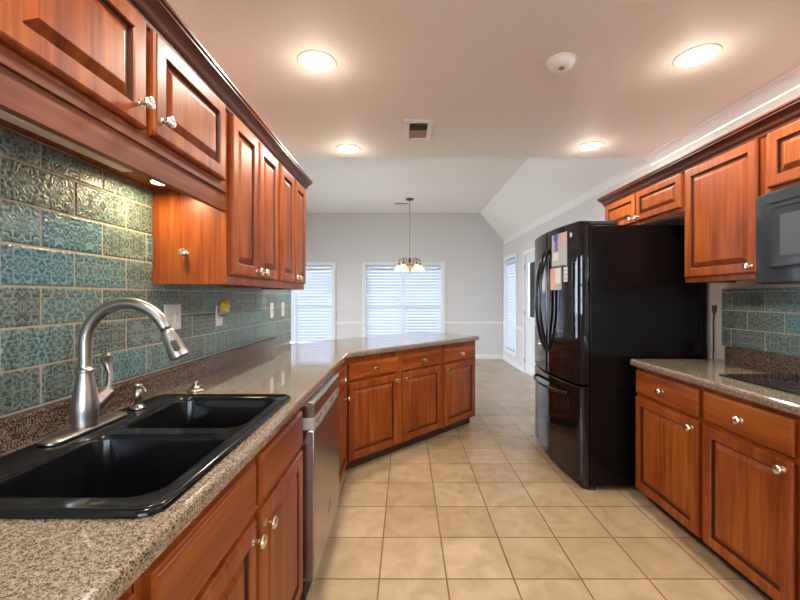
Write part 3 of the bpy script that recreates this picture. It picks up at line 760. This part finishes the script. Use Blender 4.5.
# ------------------------------------------------------------------ microwave, cooktop, cord
t = thing('microwave', 'black over-the-range microwave hanging at the right edge', 'microwave', (1.74, 1.912, 0), -R90)
box('case', 'micro', t, .0, .765, .0, .318, 1.382, 1.806, bevel=.003)
P = [(.0, -.027), (.087, -.060), (.56, -.062), (.56, -.0005), (.0, -.0005)]
dm = MB().loops([[(x, y, 1.384) for x, y in P], [(x, y, 1.804) for x, y in P]]).build('door', 'micro', t, .006)
m = MB().rects(.115, .545, 1.455, 1.735, [(0, 0), (0, .003), (.006, .0045), (.014, .002), (.016, .002)], y=-.0605); m.build('window_surround', 'micro', dm)
box('window_glass', 'micro_glass', dm, .165, .50, -.0655, -.062, 1.505, 1.69)
P = [(.563, -.062), (.765, -.058), (.765, -.0005), (.563, -.0005)]
cp_ = MB().loops([[(x, y, 1.384) for x, y in P], [(x, y, 1.804) for x, y in P]]).build('control_panel', 'micro', t, .004)
for r in range(5):
    for c in range(3): box('button', 'button', cp_, .60+.05*c, .635+.05*c, -.0640, -.058, 1.44+.05*r, 1.47+.05*r)
box('vent_slot', 'black_matte', dm, .10, .545, -.0632, -.060, 1.752, 1.756)
t = thing('cooktop', 'black glass cooktop set into the right worktop', 'cooktop', (1.80, 1.645, .9155))
m = MB(); P = rrect(-.185, .185, -.375, .375, .012)
m.loops([[(x, y, 0) for x, y in P], [(x, y, .005) for x, y in P], [(x, y, .007) for x, y in inset_poly(P, .003)]]).build('glass_top', 'cooktop', t, smooth=True)
for (x, y, r) in ((-.08, -.2, .085), (.09, -.2, .07), (-.08, .18, .07), (.09, .18, .085)):
    m = MB(); m.loops([[(x+q*math.cos(2*PI*i/40), y+q*math.sin(2*PI*i/40), z) for i in range(40)] for q, z in ((r, .0071), (r, .0074), (r-.002, .0074), (r-.002, .0071))], False, False); m.build('burner_ring', 'ring', t)
t = thing('power_cord', 'black power cord dropping down the wall beside the fridge', 'cord', (2.055, 2.60, .94))
MB().tube([(0, -.0, .285), (-.004, .002, .22), (.0, .006, .12), (-.003, .002, .03), (-.012, -.002, -.06)], .005, 10).build('cable', 'cord', t, smooth=True)
MB().tube([(0, 0, .27), (0, 0, .30), (.0, 0, .325)], [.008, .013, .014], 12).build('plug', 'cord', t, smooth=True)

# ------------------------------------------------------------------ wall plates on the left splashback
XT = XL + .0107
def plate(name, label, cat, y, z, wd, ht, kind):
    t = thing(name, label, cat, (XT, y, z), R90)
    MB().rects(-wd/2, wd/2, -ht/2, ht/2, [(0, 0), (0, .003), (.004, .0055), (.006, .006)]).build('cover_plate', 'white_plastic', t)
    if kind == 'gfci':
        for cx_ in (-.025, .025) if wd > .1 else (0,):
            f = MB().rects(cx_-.016, cx_+.016, -.033, .033, [(0, .0055), (0, .0075), (.001, .008)]).build('receptacle', 'white_plastic', t)
            m = MB()
            for s in (-.017, .017): m.box(cx_-.007, cx_-.005, -.0085, -.0079, s-.004, s+.004).box(cx_+.005, cx_+.007, -.0085, -.0079, s-.004, s+.004)
            m.build('slots', 'button', f)
    else:
        f = MB().rects(-.0055, .0055, -.012, .012, [(0, .0055), (0, .008)]).build('toggle_base', 'white_plastic', t)
        MB().tube([(0, -.006, 0), (0, -.018, .008)], [.005, .004], 8).build('toggle', 'white_plastic', f)
    return t
plate('wall_outlet', 'white double outlet plate on teal tiles behind the faucet arc', 'outlet', 1.785, 1.228, .125, .118, 'gfci')
plate('wall_outlet', 'white outlet plate under the yellow air freshener', 'outlet', 2.23, 1.215, .075, .118, 'gfci')
plate('light_switch', 'nearer of two white switch plates at the splashback\'s far end', 'switch', 3.10, 1.215, .072, .118, 'toggle')
plate('light_switch', 'farther of two white switch plates, nearest the window', 'switch', 3.38, 1.215, .072, .118, 'toggle')
t = thing('air_freshener', 'yellow and grey plug-in air freshener on the splashback outlet', 'freshener', (XT+.0083, 2.215, 1.235), R90)
MB().lathe([(.018, .0), (.026, .006), (.028, .02), (.024, .04), (.015, .05)], (0, 0, .0), 'y', 18).build('body', 'grey_plastic', t, smooth=True)
m = MB().lathe([(.004, -.052), (.020, -.045), (.030, -.02), (.031, .0), (.026, .02), (.012, .033), (.003, .036)], (0, -.030, .040), n=20); m.build('cover', 'yellow', t, smooth=True)

# under-cabinet lighting
t = thing('under_cabinet_light', 'long beige light bar under the short cabinet over sink', 'light', (-.985, 1.0, 1.7735))
MB().box(-.020, .020, -.36, .38, -.012, .0).build('housing', 'strip', t, .004)
t = thing('puck_light', 'small glowing puck light under cabinet near side panel', 'light', (-.945, 1.50, 1.7735))
MB().lathe([(.036, -.014), (.038, -.010), (.038, 0)], n=28).build('ring', 'nickel', t, smooth=True)
MB().lathe([(.020, -.019), (.030, -.0165), (.030, -.0145)], n=28).build('lens', 'puck', t, smooth=True)
ld = bpy.data.lights.new('puck_lamp', 'AREA'); ld.shape = 'DISK'; ld.size = .05; ld.energy = 2.6; ld.color = (1, .80, .46)
lo = bpy.data.objects.new('puck_lamp', ld); COL.objects.link(lo); lo.parent = t; lo.location = (0, 0, -.022)

# ------------------------------------------------------------------ ceiling fittings
def can(x, y, label):
    t = thing('recessed_light', label, 'light', (x, y, CZ), 0, 'recessed kitchen ceiling lights')
    MB().lathe([(.072, -.004), (.088, -.006), (.096, -.004), (.098, 0)], n=40).build('trim_ring', 'white_trim', t, smooth=True)
    MB().lathe([(.020, -.0105), (.050, -.010), (.068, -.008), (.073, -.005)], n=40).build('lens', 'lens', t, smooth=True)
    ld = bpy.data.lights.new('ceiling_lamp', 'AREA'); ld.shape = 'DISK'; ld.size = .13; ld.energy = LAMP_W; ld.color = LAMP_COL
    lo = bpy.data.objects.new('ceiling_lamp', ld); COL.objects.link(lo); lo.parent = t; lo.location = (0, 0, -.014)
    ld = bpy.data.lights.new('ceiling_fill_lamp', 'POINT'); ld.shadow_soft_size = .06; ld.energy = LAMP_W * .07; ld.color = LAMP_COL  # added point lamp hung below the can to brighten the ceiling
    lo = bpy.data.objects.new('ceiling_fill_lamp', ld); COL.objects.link(lo); lo.parent = t; lo.location = (0, 0, -.10)
can(-.447, 1.958, 'glowing recessed ceiling light above the left wall cabinets, nearer the viewer')
can(-.457, 3.10, 'small glowing recessed ceiling light at left near ceiling edge')
can(1.425, 1.91, 'glowing recessed ceiling light at upper right above the cabinets')
can(1.44, 3.05, 'small glowing recessed ceiling light at right near ceiling edge')
can(-.447, .50, 'added recessed ceiling light overhead at left, out of view, for even lighting')  # this can is added out of view to fill the room with light
can(1.425, .50, 'added recessed ceiling light overhead at right, out of view, for even lighting')  # matching added can, unseen, for the right side
t = thing('smoke_detector', 'round white smoke detector on the kitchen ceiling', 'detector', (.775, 1.95, CZ))
MB().lathe([(.030, -.040), (.045, -.038), (.058, -.028), (.064, -.016), (.066, -.010), (.070, -.009), (.070, 0)], n=36).build('cover', 'vent', t, smooth=True)
MB().lathe([(.006, -.046), (.014, -.044), (.016, -.0395)], (.0, -.01, 0), n=20).build('test_button', 'hinge', t, smooth=True)
t = thing('ceiling_vent', 'square white ceiling vent with dark louvres, centre of kitchen ceiling', 'vent', (.085, 2.755, CZ))
m = MB(); holed(m, 'x', -.001, -.011, -.17, .17, -.10, .10, [(-.13, .13, -.062, .062)])
for v in m.bm.verts: v.co = Vector((v.co.z, v.co.y, v.co.x))
m.build('frame', 'vent', t, .002)
box('dark_duct', 'vent_dark', t, -.07, .07, -.135, .0, -.0035, -.001)
box('damper', 'damper', t, -.07, .07, .0, .135, -.0035, -.001)
m = MB()
for k in range(5): m.box(-.068, .068, -.125+.026*k, -.118+.026*k, -.009, -.0036)
m.build('louvres', 'vent_dark', t)
box('lever', 'vent', t, .0, .012, .128, .150, -.016, -.0112)
# swap so the dark half faces the viewer's side in the picture
t.rotation_euler = (0, 0, 0)
t = thing('ceiling_register', 'thin white register on the dining ceiling beside chandelier canopy', 'vent', (-.09, 7.43, VZ))
m = MB(); m.box(-.15, .15, -.06, .06, -.008, -.0005).build('frame', 'vent', t, .002)
m = MB()
for k in range(5): m.box(-.13, .13, -.045+.02*k, -.037+.02*k, -.011, -.0082)
m.build('louvres', 'hinge', t)

# chandelier
t = thing('chandelier', 'five-arm bronze chandelier with cream glass shades in dining room', 'chandelier', (.068, 7.12, VZ))
MB().lathe([(.075, -.0005), (.075, -.012), (.05, -.028), (.012, -.034)], n=28).build('canopy', 'bronze', t, smooth=True)
MB().tube([(0, 0, -.03), (0, 0, -1.09)], .006, 10).build('stem', 'hinge', t, smooth=True)
MB().lathe([(.008, -1.07), (.022, -1.09), (.030, -1.13), (.022, -1.165), (.018, -1.18)], n=20).build('upper_hub', 'bronze', t, smooth=True)
MB().lathe([(.018, -1.18), (.036, -1.20), (.040, -1.25), (.028, -1.30), (.014, -1.335), (.016, -1.35), (.004, -1.375)], n=20).build('lower_hub', 'brass', t, smooth=True)
for k in range(5):
    a = 2*PI*k/5 + .35; c_, s_ = math.cos(a), math.sin(a)
    pr = [(.02, -1.20), (.045, -1.215), (.075, -1.19), (.09, -1.13), (.12, -1.092), (.16, -1.088), (.195, -1.11), (.205, -1.155), (.205, -1.185)]
    arm = MB().tube([(r*c_, r*s_, z) for r, z in pr], .007, 10).build('arm', 'bronze', t, smooth=True)
    MB().lathe([(.012, -1.165), (.022, -1.18), (.026, -1.20)], (.205*c_, .205*s_, 0), n=16).build('socket', 'bronze', arm, smooth=True)
    L = []
    for r, z in [(.022, -1.197), (.045, -1.215), (.062, -1.245), (.075, -1.28), (.092, -1.305), (.089, -1.305), (.072, -1.282), (.059, -1.247), (.042, -1.218), (.018, -1.2)]:
        L.append([(.205*c_ + r*math.cos(2*PI*i/24), .205*s_ + r*math.sin(2*PI*i/24), z) for i in range(24)])
    MB().loops(L, False, False).build('glass_shade', 'shade', arm, smooth=True)
ld = bpy.data.lights.new('chandelier_lamp', 'POINT'); ld.energy = 3; ld.color = (1, .84, .6); ld.shadow_soft_size = .2
lo = bpy.data.objects.new('chandelier_lamp', ld); COL.objects.link(lo); lo.parent = t; lo.location = (0, 0, -1.5)
